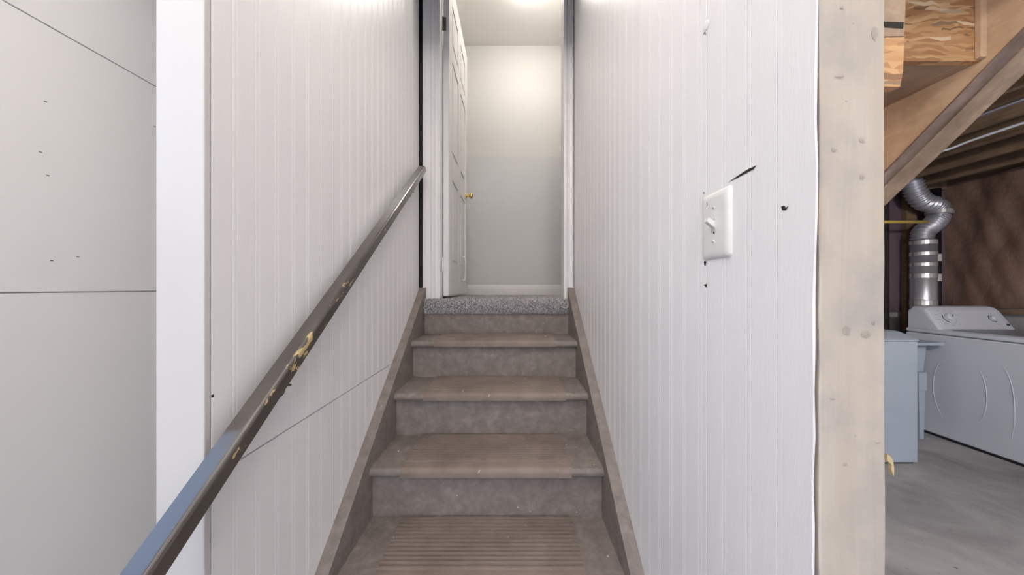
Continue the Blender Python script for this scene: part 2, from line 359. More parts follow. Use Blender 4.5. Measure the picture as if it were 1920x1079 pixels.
sr = thing('wall_stair_right', (0.40, 1.1, 0), 'white beaded panelling with light switch', kind='structure')
obj('wall_core', bx(WR+0.0105, 0.446, 0.416, YD+0.10, 0, 3.76), DRY, sr)
obj('panel_backing', bx(WR+0.0064, WR+0.0100, 0.402, 1.785, 0, 3.76), bpy.data.materials['panel_groove'], sr)
beadboard(sr, WR, -1, 0.370, 0.5712, 0.4157, 0.0545, 0, 3.76, ragged=True)
beadboard(sr, WR, -1, 0.5722, 1.785, 0.5915, 0.0548, 0, 3.76)
# scars in the panelling
def sliver(name, pts, m, parent): return obj(name, ([Vector(p) for p in pts], [tuple(range(len(pts)))]), m, parent)
xg = WR - 0.0005
def onR(px, py): d = WR*F/(px-960); return Vector((xg, d, CZ - (py-540)*d/F))
sliver('panel_tear', [onR(1366, 343), onR(1384, 330), (onR(1402, 318.5)), onR(1419, 310.5), onR(1414, 318), onR(1397, 327), onR(1384, 334)], DARK, sr)
for q in ([(1465, 388), (1471, 386), (1474, 390), (1479, 387), (1474, 395), (1467, 395)], [(1320, 491), (1325, 491), (1323, 500), (1321, 498)], [(1318, 535), (1326, 533), (1325, 541), (1321, 536)], [(1318, 66), (1322, 60), (1326, 68), (1322, 63)], [(1317, 362), (1322, 361), (1321, 364)]):
    sliver('nail_hole', [onR(*p) for p in q], DARK, sr)
obj('filler_dab', lathe([(0, 0.0012), (0.006, 0.0009), (0.009, 0.0)], (-1, 0, 0), onR(1325, 48), 12), PANEL, sr)
sliver('nail_hole', [Vector((WL+0.0005, 0.552, 1.163)), Vector((WL+0.0005, 0.557, 1.163)), Vector((WL+0.0005, 0.557, 1.168)), Vector((WL+0.0005, 0.552, 1.168))], DARK, sl)

# wall over / beside the doorway, landing hall behind it
dw = thing('wall_doorway', (-0.05, 1.86, ZL), 'wall around the doorway', kind='structure')
obj('wall_pier', bx(WL-0.010, -0.432, YD+0.018, 1.90, 1.20, 3.76), DARK, dw); obj('wall_pier', bx(0.316, WR+0.010, YD+0.018, 1.90, 1.20, 3.76), DRY, dw)  # left pier near-black: the dark of the slot beside the casing is in its colour
obj('wall_header', bx(-0.432, 0.316, YD+0.018, 1.90, 3.32, 3.76), DRY, dw)
struct('ceiling_shade_beam', bx(-0.62, 0.44, 0.85, 0.95, 2.80, 3.30), CEIL, 'unseen beam over the stair, added to shade the casing top')  # out of view, put in so the upper casing falls in shadow
HX0, HX1, HY = -0.53, 0.482, 3.03
struct('wall_hall_left', bx(-0.60, HX0, 1.90, HY+0.09, 1.05, 3.76), HALLUP); struct('wall_hall_right', bx(HX1, HX1+0.015, 1.90, HY+0.09, 1.05, 3.76), HALLUP)
zt = CZ + 246*HY/F
hb = thing('wall_hall_back', (0, HY+0.05, 1.05), 'two-tone wall at the top of the stair, cream over pale grey', kind='structure')
obj('upper_wall', bx(HX0, HX1, HY, HY+0.09, zt, 3.76), HALLUP, hb); obj('lower_wall', bx(HX0, HX1, HY-0.003, HY+0.09, 1.05, zt), HALLLOW, hb)
struct('ceiling_hall', bx(HX0, HX1, 1.90, HY, 3.73, 3.76), CEIL)
struct('floor_landing', bx(HX0, SR+.0, 1.775, HY-0.003, 1.10, 1.262), STAIR)
bb = prism([(HY-0.003, 1.262), (HY-0.017, 1.262), (HY-0.017, 1.350), (HY-0.013, 1.356), (HY-0.013, 1.366), (HY-0.009, 1.372), (HY-0.009, 1.380), (HY-0.003, 1.386)], 'x', HX0, HX1)
struct('baseboard_hall', bb, TRIM)

# casings and jambs
def casing(name, x0, x1, flip=False):
    wd = x1 - x0; pr = [(0, 0), (0, .010), (.06, .017), (.16, .017), (.22, .012), (.50, .011), (.56, .014), (.74, .014), (.80, .009), (.94, .008), (1, .004), (1, 0)]
    if flip: pr = [(1-a, b) for a, b in pr][::-1]
    return struct(name, prism([(x0 + a*wd, YD + 0.018 - b*1.4) for a, b in pr], 'z', ZL-0.04, 3.40), TRIM)
casing('trim_1', -0.522, -0.428); casing('trim_2', 0.314, 0.3585, True)
struct('trim_3', bx(-0.428, 0.314, YD+0.002, YD+0.018, 3.33, 3.41, 0.003), TRIM)
struct('trim_4', bx(-0.432, -0.419, YD-0.001, 1.868, ZL-0.04, 3.32, 0.0015), TRIM); struct('trim_5', bx(0.301, 0.316, YD-0.004, 1.90, ZL-0.04, 3.32, 0.0015), TRIM)
struct('trim_6', bx(-0.419, 0.301, YD+0.002, 1.90, 3.30, 3.33), TRIM)

# six-panel door swung open against the hall's left wall
dr = thing('door_1', (-0.4, 1.872, ZL), 'white six-panel door standing open into the hall', kind='structure')
dx0, dx1, dy0, dy1, dz0 = -0.416, -0.381, 1.874, 2.625, 1.309
H = 2.0
lf = obj('door_leaf', bx(dx0, dx1-0.006, dy0, dy1, dz0, dz0+H), TRIM, dr)
cols = ((0.105, 0.335), (0.425, 0.650)); rows = ((0.20, 0.74), (0.90, 1.50), (1.60, 1.86))
xs = [0, .105, .335, .425, .650, dy1-dy0]; zs = [0, .20, .74, .90, 1.50, 1.60, 1.86, H]
for k, (a, b) in enumerate(((0, 1), (2, 3), (4, 5))): obj('stile', bx(dx1-0.006, dx1, dy0+xs[a], dy0+xs[b], dz0, dz0+H, 0.0025), TRIM, lf)
for (a, b) in ((0, 1), (2, 3), (4, 5), (6, 7)):
    for (c, d) in ((1, 2), (3, 4)): obj('rail', bx(dx1-0.006, dx1, dy0+xs[c], dy0+xs[d], dz0+zs[a], dz0+zs[b], 0.0025), TRIM, lf)
for (c, d) in cols:
    for (a, b) in rows: obj('raised_panel', bx(dx1-0.0065, dx1-0.001, dy0+c+.022, dy0+d-.022, dz0+a+.022, dz0+b-.022, 0.0045), TRIM, lf)
kb = P(880, 368, 2.555); kb.x = dx1
obj('door_knob', lathe([(0, 0), (.027, 0), (.027, .004), (.022, .008), (.010, .010), (.009, .026), (.014, .030), (.024, .038), (.026, .047), (.022, .056), (.012, .060), (0, .061)], (1, 0, 0), kb, 20), BRASS, dr, True)['label'] = 'brass knob'
for zc in (2.957, 1.50):
    hg = obj('hinge', tube([(-0.4195, 1.868, zc-.042), (-0.4195, 1.868, zc+.042)], 0.0055, 10), STEEL if zc > 2 else CHROME, dr)
    obj('hinge_leaf', bx(-0.4165, -0.3985, 1.8715, 1.8738, zc-.040, zc+.040), STEEL if zc > 2 else TRIM, hg)
hy = 2.36; hz0, hz1 = CZ+.055, CZ+.232
ph = obj('pull_handle', tube(spline([(dx1, hy, hz0), (dx1+.012, hy, hz0+.002), (dx1+.024, hy, hz0+.014), (dx1+.024, hy, hz1-.014), (dx1+.012, hy, hz1-.002), (dx1, hy, hz1)], 5), 0.006, 8), PLAST, dr, True)
for zz in (hz0, hz1): obj('mount', lathe([(0, .003), (.010, .003), (.012, 0)], (1, 0, 0), (dx1, hy, zz), 12), CHROME, ph)

# carpeted landing with a thick rounded nose and real tufts
NY = 1.744
cp = [(HY-0.017, 1.263), (HY-0.017, ZL-.006), (1.80, ZL-.005)] + [(NY+.036-.036*math.sin(a), (ZL-.041)+.036*math.cos(a)) for a in [math.pi*k/10 for k in range(0, 11)]] + [(1.772, 1.216), (1.7735, 1.263)]
ca = thing('landing_carpet', (-0.09, 2.2, 1.262), 'grey speckled loop-pile carpet rolled over the top step edge', 'carpet')
obj('carpet_body', prism([(y, z) for y, z in cp], 'x', SL+.001, SR-.001), CARPET, ca, True)
obj('carpet_body', bx(SR-.001, HX1, 1.905, HY-.017, 1.263, ZL-.006), CARPET, ca)
def tufts(n):
    vs = []; fs = []
    for i in range(n):
        x = random.uniform(SL+.002, SR-.002); u = random.random()
        if u < 0.62: a = random.uniform(0, math.pi*0.98); nx = Vector((0, -math.sin(a), math.cos(a))); p = Vector((x, NY+.036, ZL-.041)) + nx*.036
        else: p = Vector((x, NY+.036+random.random()**1.6*0.75, ZL-.0055)); nx = Vector((0, 0, 1))
        if p.y > 1.79 and not (-0.41 < x < 0.295): continue
        h = random.uniform(.005, .011); r = random.uniform(.0022, .0042)
        d = (nx + Vector((random.uniform(-.5, .5), random.uniform(-.5, .5), random.uniform(-.5, .5)))).normalized(); a1 = d.orthogonal().normalized(); a2 = d.cross(a1); b = len(vs)
        vs += [p - nx*.001 + a1*r, p - nx*.001 + (a2*.87 - a1*.5)*r, p - nx*.001 + (-a2*.87 - a1*.5)*r, p + d*h + a1*r*.5, p + d*h + (a2*.87-a1*.5)*r*.5, p + d*h + (-a2*.87-a1*.5)*r*.5]
        fs += [(b, b+1, b+4, b+3), (b+1, b+2, b+5, b+4), (b+2, b, b+3, b+5), (b+3, b+4, b+5)]
    return vs, fs
obj('pile', tufts(26000), CARPET, ca, kind='stuff')

# ---------------------------------------------------------------- painted stair
st = thing('staircase', (-0.09, 0.4, 0), 'dark brown painted wooden stair rising to the carpeted landing', 'stairs')
slope = 0.818
for (a, b) in ((SL-.0375, SL), (SR, SR+.0375)):
    yb, zb = 1.797, CZ + 0.0; y0 = 0.23; z0s = zb - slope*(yb-y0)
    poly = [(y0, max(z0s, 0.0)), (y0, 0.0), (0.62, 0.0), (yb, 1.05), (yb, zb)]
    obj('stringer', prism(poly, 'x', a, b), STAIR, st)
tops = NOSE + [(NY, 1.217)]
for i, (ny, nz) in enumerate(NOSE):
    back = tops[i+1][0] + 0.029 + (0.0 if i < 5 else 0.002); th = 0.031; r = 0.0145; pf = [(back, nz-th), (back, nz)]
    pf += [(ny + r - r*math.sin(a), nz - r + r*math.cos(a)) for a in [math.pi/2*k/5 for k in range(6)]]
    pf += [(ny + r - r*math.sin(a), nz - th + r + r*math.cos(a)) for a in [math.pi/2 + math.pi/2*k/5 for k in range(6)]]
    obj('tread', prism(pf, 'x', SL, SR), STAIR, st)
for i in range(7):
    z0r = 0 if i == 0 else NOSE[i-1][1]; z1r = (NOSE[i][1]-.031) if i < 6 else 1.2605; yn = tops[i][0] + 0.029
    obj('riser', bx(SL, SR, yn - (0 if i < 6 else 0.0), yn+.018, z0r + (0.0), z1r), STAIR, st)
names = {5: 'topmost step just below the carpeted landing', 4: 'second step below the carpeted landing', 3: 'third step below the carpeted landing', 2: 'fourth step below the carpeted landing', 1: 'fifth step below the carpeted landing', 0: 'lowest step of the brown stair'}
MX = {5: (-.386, .216), 4: (-.375, .229), 3: (-.390, .209), 2: (-.392, .211), 1: (-.388, .214), 0: (-.39, .212)}
for i, (ny, nz) in enumerate(NOSE):
    back = tops[i+1][0] + 0.018; t0 = 0.0018; z = nz + .0006; pf = []
    nr = 13; ys = back; run = back - (ny + 0.034); pt = run/nr
    top = []
    for k in range(nr):
        y = back - k*pt
        top += [(y, z+t0), (y-.08*pt, z+t0+.0055), (y-.44*pt, z+t0+.0055), (y-.52*pt, z+t0)]
    top += [(ny+.033, z+t0), (ny+.030, z+.0042)]
    R = .0165; c = (ny+.0145, nz-.0145)
    outer = [(c[0]-(R+.002)*math.sin(a), c[1]+(R+.002)*math.cos(a)) for a in [math.pi*.5*k/6 for k in range(1, 7)]] + [(c[0]-R-.002, nz-.026)]
    inner = [(c[0]-.0151, nz-.026)] + [(c[0]-.0151*math.sin(a), c[1]+.0151*math.cos(a)) for a in [math.pi*.5*k/6 for k in range(6, 0, -1)]]
    pf = top + outer + inner + [(back, z)]
    x0, x1 = MX[i]
    n = 13; vs = []; fs = []; L = len(pf)          # slight waviness across the width
    for k in range(n):
        x = x0 + (x1-x0)*k/(n-1); dz = 0.0
        for j, (y, zz) in enumerate(pf):
            vs.append((x, y + (0.0012*math.sin(k*1.3+i) if y < ny+.03 else 0), zz))
    for k in range(n-1):
        for j in range(L): fs.append((k*L+j, k*L+(j+1) % L, (k+1)*L+(j+1) % L, (k+1)*L+j))
    fs += [tuple(range(L)), tuple(range((n-1)*L, n*L))[::-1]]
    tag(obj('stair_mat', (vs, fs), MAT), 'brown ribbed rubber mat on the ' + names[i], 'stair mat', 'ribbed mats on the brown stair')
# crumbs of plaster lying on the steps
for k, (px, i, dy) in enumerate(((1022, 5, .11), (868, 4, .02), (1062, 3, .17), (1140, 2, .09), (747, 3, .12))):
    ny, nz = NOSE[i]; d = ny+dy; x = (px-960)*d/F; s = .0045 if k == 0 else .003
    b = bmesh.new(); bmesh.ops.create_icosphere(b, subdivisions=1, radius=s)
    for v in b.verts: v.co = Vector((v.co.x*random.uniform(.8, 1.6), v.co.y*random.uniform(.7, 1.4), v.co.z*.6)) + Vector((x, d, nz + s*.55 + (.0055 if MX[i][0] < x < MX[i][1] else 0)))
    tag(obj('plaster_crumb', b, RINGM), 'white plaster crumb on the ' + names[i] + (' at the left stringer' if k == 4 else ''), 'crumb', 'plaster crumbs on the steps')

# ---------------------------------------------------------------- posts
b = bx(-0.622, -0.5375, 0.540, 0.5525, 0, 3.2, 0.002, 2)
tag(obj('corner_post', b, m_wallpaint('post_paint', (0.58, 0.565, 0.555), 0.4)), 'white painted post at the foot of the handrail wall', 'post')
sp = thing('wall_stud', (0.405, 0.39, 0), 'bare weathered wooden stud beside the light switch panelling', 'post')
vs = []; fs = []; n = 60
for k in range(n+1):
    z = 3.2*k/n; j = lambda a=.0009: random.uniform(-a, a)
    x1 = 0.4465 + (0.0008 if z < 1.16 else 0) + j(.0004)
    vs += [(0.3680+j(), 0.371+j(.0003), z), (0.3700, 0.3695, z), (x1-.002, 0.3695, z), (x1, 0.3715+j(.0003), z), (x1, 0.414, z), (0.3680, 0.414, z)]
    if k:
        for q in range(6): fs.append((6*(k-1)+q, 6*(k-1)+(q+1) % 6, 6*k+(q+1) % 6, 6*k+q))
fs += [tuple(range(6)), tuple(range(6*n, 6*n+6))[::-1]]
obj('stud_body', (vs, fs), STUD, sp)
KN = m_wood('knot_wood', (0.36, 0.30, 0.255), (0.44, 0.38, 0.33), 0, 'z')
def onpost(px, py): d = 0.3692; return Vector(((px-960)*d/F, d, CZ-(py-540)*d/F))
for (px, py, rx, rz) in ((1578, 14, .0022, .0026), (1640, 62, .0035, .0085), (1600, 44, .0009, .0010), (1564, 281, .0035, .003), (1617, 331, .0036, .0042), (1618, 262, .0040, .0048), (1588, 622, .0050, .0058), (1623, 628, .0055, .0050), (1638, 606, .0018, .0030), (1561, 749, .0035, .0013), (1646, 830, .0035, .0015), (1604, 819, .0008, .0009), (1584, 872, .0026, .0022), (1587, 190, .0012, .0008), (1574, 144, .0060, .0022)):
    c = onpost(px, py); nn = 14; ring = []
    for k in range(nn):
        a = 2*math.pi*k/nn; q = random.uniform(.75, 1.2); ring.append((c.x + rx*q*math.cos(a), c.y, c.z + rz*q*math.sin(a)))
    o = obj('knot', ([(c.x, c.y-.0005, c.z)] + ring, [(0, k+1, (k+1) % nn + 1) for k in range(nn)]), KN, sp)
def sl3(name, pts, d0, d1, m, parent=None):
    """a thin splinter with real thickness"""
    A = [P(x, y, d0) for x, y in pts]; B = [p + Vector((0, d1, 0)) for p in A]; L = len(A)
    return obj(name, (A+B, [tuple(range(L)), tuple(range(L, 2*L))[::-1]] + [(i, (i+1) % L, L+(i+1) % L, L+i) for i in range(L)]), m, parent)
sl3('splinter', [(1663, 853), (1669, 856), (1675, 866), (1676, 874), (1677, 880), (1676, 895), (1671, 880), (1672, 873), (1667, 868), (1663, 866)], 0.377, .004, SPLINT, sp)

# ---------------------------------------------------------------- handrail
ry0, ry1, rs = 0.22, 1.70, 0.805
xl, xr = -0.515, -0.476; zt_ = lambda y: CZ - 0.700 + rs*y
hr = thing('handrail', (xl, 0.96, zt_(0.96)), 'dark brown chipped wooden handrail on the left stair wall', 'handrail')
ang = math.atan(rs); ca_, sa_ = math.cos(ang), math.sin(ang); Lh = (ry1-ry0)/ca_
hw = (xr-xl)/2; tk = 0.035
pr = [(-hw, -.003), (-hw+.003, 0)]
pr += [(hw-.0075+.0075*math.sin(a), -.0075+.0075*math.cos(a)) for a in [math.pi/2*k/6 for k in range(7)]]
pr += [(hw, -tk+.006), (hw-.006, -tk), (-hw+.004, -tk), (-hw, -tk+.004)]
bm = bmesh.new(); N = 40; rings = []
for k in range(N+1):
    y = -Lh/2 + Lh*k/N; rings.append([bm.verts.new((a, y, b)) for a, b in pr])
for k in range(N):
    for j in range(len(pr)): bm.faces.new((rings[k][j], rings[k][(j+1) % len(pr)], rings[k+1][(j+1) % len(pr)], rings[k+1][j]))
bm.faces.new(rings[0]); bm.faces.new(rings[-1][::-1]); bmesh.ops.recalc_face_normals(bm, faces=bm.faces)
me = bpy.data.meshes.new('rail'); bm.to_mesh(me); bm.free()
ro = finish('rail', me, RAIL); ro.parent = hr; ro.location = (hw, 0, 0); ro.rotation_euler = (ang, 0, 0); ORG['rail_'] = 0
for yb in (0.665, 1.50):
    zc = zt_(yb) - tk/ca_; xm = (xl+xr)/2
    br = obj('bracket', tube(spline([(WL, yb, zc-.030), (WL+.020, yb, zc-.031), (xm, yb, zc-.018), (xm+.002, yb, zc+.002)], 6), .0048, 8), STEEL, hr, True)
    obj('bracket_plate', lathe([(0, .004), (.015, .004), (.018, 0)], (1, 0, 0), (WL, yb, zc-.030), 14), STEEL, br)
    obj('screw', lathe([(0, -.004), (.005, -.003), (.005, 0)], (0, 0, 1), (xr-.004, yb, zc+.001), 10), STEEL, br)

# ---------------------------------------------------------------- light switch
sy0, sy1, sz0, sz1 = 0.5045, 0.5800, CZ+.050, CZ+.169
sw = thing('light_switch', (WR, (sy0+sy1)/2, sz0), 'off-white toggle light switch plate on the beaded panelling', 'light switch')
b = bmesh.new(); lv = [(0, 0), (.0015, .0035), (.005, .0058), (.012, .0066)]
prev = None; hy_, hz_ = (sy1-sy0)/2, (sz1-sz0)/2; cy_, cz_ = (sy0+sy1)/2, (sz0+sz1)/2
for ins, h in lv:
    pts = []; rr = .006
    for (sx_, sz_) in ((1, 1), (-1, 1), (-1, -1), (1, -1)):
        for k in range(4):
            a0 = {(1, 1): 0, (-1, 1): math.pi/2, (-1, -1): math.pi, (1, -1): 1.5*math.pi}[(sx_, sz_)] + math.pi/2*k/3
            pts.append(b.verts.new((WR - h, cy_ + sx_*(hy_-ins-rr) + rr*math.cos(a0), cz_ + sz_*(hz_-ins-rr) + rr*math.sin(a0))))
    if prev:
        for k in range(16): b.faces.new((prev[k], prev[(k+1) % 16], pts[(k+1) % 16], pts[k]))
    prev = pts
b.faces.new(prev); bmesh.ops.recalc_face_normals(b, faces=b.faces)
obj('plate', b, PLAST, sw, True)
tg = obj('toggle', prism([(WR-.0066, cz_-.006), (WR-.0066, cz_+.006), (WR-.0190, cz_+.0125), (WR-.0205, cz_+.0055)], 'y', cy_-.0042, cy_+.0042), PLAST, sw)
obj('toggle_slot', bx(WR-.0070, WR-.0060, cy_-.0052, cy_+.0052, cz_-.012, cz_+.012), mat('slot_shadow_plastic', (.55, .53, .5), .4), sw)
for s_ in (-1, 1):
    sc_ = obj('screw', lathe([(0, .0012), (.0028, .001), (.0034, 0)], (-1, 0, 0), (WR-.0066, cy_, cz_+s_*.030), 12), PLAST, sw)
    obj('screw_slot', bx(WR-.0080, WR-.0077, cy_-.0026, cy_+.0026, cz_+s_*.030-.0004, cz_+s_*.030+.0004), DARK, sc_)
sliver('paint_chip', [(WR-.0068, cy_+.020, cz_+.034), (WR-.0068, cy_+.018, cz_+.046), (WR-.0068, cy_+.0165, cz_+.040)], DARK, sw)
sliver('paint_chip', [(WR-.0069, cy_+.000, cz_-.006), (WR-.0069, cy_-.004, cz_-.009), (WR-.0069, cy_-.002, cz_-.017), (WR-.0069, cy_+.001, cz_-.014)], DARK, sw)

# ---------------------------------------------------------------- unfinished stair over the laundry corner
us = thing('basement_stair', (0.9, 1.1, 0.2), 'unfinished plywood and strand board stair seen from underneath', 'stairs')
UX0, UX1 = 0.506, 1.350; UR, UG = 0.193, 0.236; uy, uz = 0.890, 2.012     # near foot of the riser that shows
zund = lambda y: CZ + 1.035*1.35 - 0.872*(y) + 0.0
for k in range(-1, 10):
    y = uy + UG*k; z = uz - UR*k
    if z < 0.15: break
    obj('tread', bx(UX0, UX1-.001, y + .019, y + UG + .018, z + .0, z + .026), PLY if k < -1 else LUMB, us)  # plywood treads in darker wood: the shade under them is in the colour
    obj('riser', bx(UX0, UX1-.001, y, y + .018, z + .0, z + UR), OSB, us)
obj('cleat', bx(1.330, 1.3495, uy-.012, uy-.001, uz + .004, uz+UR), PLY, us)
ya, yb_ = 0.0, 3.06
sp_ = [(ya, zund(ya)), (yb_, max(zund(yb_), 0.0)), (yb_, zund(yb_)+.27), (ya, min(zund(ya)+.27, 3.15))]
obj('stringer', prism(sp_, 'x', UX1, UX1+.038), PLY, us)
obj('stringer', prism(sp_, 'x', UX0-.0045, UX0-.001), PLY, us)
# rough boards nailed under and beside the stringer
def slab(x0, x1, o0, o1, m, y0=ya, y1=yb_, jag=0.0):
    vs = []; fs = []; n = 48
    for k in range(n+1):
        y = y0 + (y1-y0)*k/n; z = zund(y); j = [random.uniform(-jag, jag) for _ in range(4)]
        vs += [(x0+j[0], y, z+o0+j[1]), (x1+j[2], y, z+o0+j[3]), (x1, y, z+o1), (x0, y, z+o1)]
        if k:
            for q in range(4): fs.append((4*(k-1)+q, 4*(k-1)+(q+1) % 4, 4*k+(q+1) % 4, 4*k+q))
    fs += [(0, 1, 2, 3), (4*n+3, 4*n+2, 4*n+1, 4*n)]
    return obj('side_board', (vs, fs), m, us)
slab(UX1-.004, UX1+.036, -.008, -.001, ROUGHW, jag=.0035)
slab(UX1+.040, UX1+.092, -.014, .20, LUMB, jag=.002)
slab(UX1+.094, UX1+.128, -.004, .19, LUMB, jag=.002)
# strand board offcut and block hung behind the stud
sc = thing('board_offcut', (0.52, 0.47, 1.63), 'ragged strand board offcut nailed behind the bare stud', 'offcut')
A = P(1701, 2, .44); B_ = P(1693, 162, .44)
poly = [(0.4478, B_.z), (B_.x-.004, B_.z-.001), (B_.x, B_.z+.02), (A.x-.004, CZ+(540-70)*.44/F), (0.4478, CZ+(540-74)*.44/F)]
obj('strand_board', prism(poly, 'y', .44, .452), OSB, sc)
obj('block', prism([(0.4478, CZ+(540-68)*.44/F), (A.x-.002, CZ+(540-66)*.44/F), (A.x, CZ+(540-20)*.44/F), (A.x+.001, CZ+(540+60)*.44/F), (0.4478, CZ+(540+60)*.44/F)], 'y', .442, .470), LUMB, sc)
obj('dark_split', prism([(0.470, CZ+(540-44)*.44/F), (A.x-.004, CZ+(540-52)*.44/F), (A.x-.003, CZ+(540-40)*.44/F), (0.490, CZ+(540-38)*.44/F)], 'y', .4413, .4422), DARK, sc)

# ---------------------------------------------------------------- laundry corner shell
br_ = thing('wall_laundry_back', (3.9, YB, 0), 'dark insulated basement wall behind the washer', kind='structure')
obj('concrete_curb', bx(3.2, XRW, YB, YB+.13, 0, 1.10), CONC, br_)
def sheet(axis, c, a0, a1, z0, z1, na, nz, amp, m, parent, th=.03):
    vs = []; fs = []
    for i in range(na+1):
        for j in range(nz+1):
            a = a0+(a1-a0)*i/na; z = z0+(z1-z0)*j/nz
            e = amp*(math.sin(a*9.1+z*1.7)+.6*math.sin(a*23+z*5+1)+.5*math.sin(a*5-z*11)+.35*math.sin(a*41-z*13)+random.uniform(-.25, .25))*.5
            vs.append((c-th/2+e, a, z) if axis == 'x' else (a, c-th/2+e, z))
    nv = len(vs)
    for i in range(na):
        for j in range(nz): p = i*(nz+1)+j; fs.append((p, p+1, p+nz+2, p+nz+1))
    o = obj('vapour_barrier', (vs, fs), m, parent, True); return o
sheet('y', YB-.01, 2.3, XRW, 1.10, 2.44, 90, 50, .008, PURP, br_)
obj('wall_core', bx(3.2, XRW, YB, YB+.13, 1.10, 3.76), JOIST, br_)
for xx in (3.93, 4.22): obj('stud', bx(xx-.055, xx+.055, YB-.075, YB-.03, 0.9, 2.5), DARK if xx < 4 else JOIST, br_)
rw = thing('wall_right', (XRW+.06, 0.2, 0), 'basement side wall with brown plastic vapour barrier over concrete', kind='structure')
obj('foundation', bx(XRW, 4.8, YR, YB+.13, 0, 1.16), CONC, rw); obj('wall_core', bx(XRW+.012, 4.8, YR, YB+.13, 1.16, 3.76), JOIST, rw)
sheet('x', XRW+.004, -0.2, YB, 1.165, 2.46, 150, 60, .024, FOIL, rw)
obj('sill_plate', bx(XRW-.05, XRW, 0.2, YB-.05, 1.115, 1.155), JOIST, rw)
struct('wall_bulkhead', bx(1.50, 1.56, YR, 0.85, 2.66, 3.76), DRY); struct('ceiling_laundry', bx(1.50, XRW, YR, YB, 2.66, 2.70), JOIST, 'dark subfloor over the laundry corner')
js = thing('ceiling_joist', (3.1, 0.2, 2.40), 'row of dark floor joists over the laundry corner', kind='structure')
for k in range(7):
    x = 1.86 + .40*k; obj('joist', bx(x-.019, x+.019, YR, YB-.06, 2.41 if k != 3 else 2.40, 2.66), JOIST, js)
obj('blocking', bx(2.2, XRW-.03, YB-.055, YB-.02, 2.40, 2.66), JOIST, js)
zc = 2.385
tag(obj('cable', tube(spline([(3.19, -1.0, zc+.02), (3.18, .5, zc), (3.19, 1.6, zc+.005), (3.18, 2.10, zc-.004), (3.165, 2.25, zc-.022), (3.12, 2.31, zc-.012), (3.08, 2.33, zc+.03)], 8), .0085, 8), CABLE, None, True), 'pale grey cable looped under the joists with a hooked end', 'cable')
tag(obj('conduit', tube([(2.80, -1.5, 2.392), (2.80, 0.9, 2.392), (2.80, 2.9, 2.392)], .013, 8), CHROME, None, True), 'thin metal conduit running straight under the joists', 'pipe')

# ---------------------------------------------------------------- washer
wa = thing('washing_machine', (4.21, 2.69, 0), 'white top-loading washing machine with dial console against the basement wall', 'washer')
wx0, wx1, wy0_, wy1_ = 3.86, 4.56, 2.29, 3.035
obj('cabinet', bx(wx0, wx1, wy0_, wy1_, 0.022, 0.930, 0.012, 3), APPL, wa)
obj('base', bx(wx0+.012, wx1-.012, wy0_+.012, wy1_-.012, 0.0, 0.030), BLACK, wa)
obj('deck', bx(wx0-.001, wx1+.001, wy0_-.006, wy1_, 0.9345, 0.972, 0.014, 3), APPL, wa)
ld = obj('lid', bx(wx0+.075, wx1-.075, wy0_+.05, 2.77, 0.971, 0.982, 0.005, 2), GREYP, wa)
obj('lid_rim', bx(wx0+.05, wx1-.05, wy0_+.03, 2.79, 0.9705, 0.9755, 0.002), APPL, ld)
# console: slanted front, rounded top corners
cp_ = [(wy1_-.01, .972), (2.800, .972), (2.792, .985), (2.880, 1.150), (2.905, 1.176), (2.945, 1.186), (3.000, 1.182), (wy1_-.01, 1.160)]
def con_ring(x, s):
    yc, zc_ = 2.93, .972; return [(x, yc+(y-yc)*(1-(1-s)*.35), zc_+(z-zc_)*s) for y, z in cp_]
vs = []; fs = []; L = len(cp_); cs = [(wx0+.004, .72), (wx0+.010, .86), (wx0+.028, .96), (wx0+.06, 1.0), (wx1-.06, 1.0), (wx1-.028, .96), (wx1-.010, .86), (wx1-.004, .72)]
for x, s in cs: vs += con_ring(x, s)
for k in range(len(cs)-1):
    for j in range(L): fs.append((k*L+j, k*L+(j+1) % L, (k+1)*L+(j+1) % L, (k+1)*L+j))
fs += [tuple(range(L)), tuple(range((len(cs)-1)*L, len(cs)*L))[::-1]]
co = obj('console', (vs, fs), APPL, wa)
nrm = Vector((0, -(1.150-.985), (2.880-2.792))).normalized()
def oncon(x, f): return Vector((x, 2.792+.088*f, .985+.165*f)) + nrm*.0005
c1 = oncon(wx0+.155, .60); d1 = obj('dial', lathe([(0, .028), (.026, .028), (.034, .022), (.037, .0)], nrm, c1, 24), APPL, wa)
obj('pointer', bx(c1.x-.003, c1.x+.003, c1.y-.030, c1.y-.026, c1.z+.012, c1.z+.034), GREYP, d1)
def arc(c, r, a0, a1, w_, m, nm='printed_arc'):
    u = Vector((1, 0, 0)); v = nrm.cross(u).normalized(); v = v if v.z > 0 else -v; vs = []; fs = []; n = 14
    for k in range(n+1):
        a = a0+(a1-a0)*k/n; q = u*math.cos(a)+v*math.sin(a); vs += [c+q*r+nrm*.0006, c+q*(r+w_)+nrm*.0006]
        if k: fs.append((2*k-2, 2*k-1, 2*k+1, 2*k))
    return obj(nm, (vs, fs), m, co)
arc(c1, .047, 2.6, 4.3, .008, BLACK); arc(c1, .060, 0.3, 2.2, .002, GREYP); arc(c1, .058, 4.6, 6.0, .002, GREYP)
for k in range(9):
    a = .3 + k*.62; u = Vector((1, 0, 0)); v = nrm.cross(u); v = v if v.z > 0 else -v; q = c1 + (u*math.cos(a)*1.35+v*math.sin(a))*.078 + nrm*.0006; 
    obj('printed_text', ([q-u*.014-v*.002, q+u*.014-v*.002, q+u*.014+v*.002, q-u*.014+v*.002], [(0, 1, 2, 3)]), GREYP, co)
c2 = oncon(wx1-.145, .55); obj('dial', lathe([(0, .022), (.018, .022), (.024, .016), (.026, 0)], nrm, c2, 20), APPL, wa); arc(c2, .031, 2.2, 5.2, .006, BLACK)
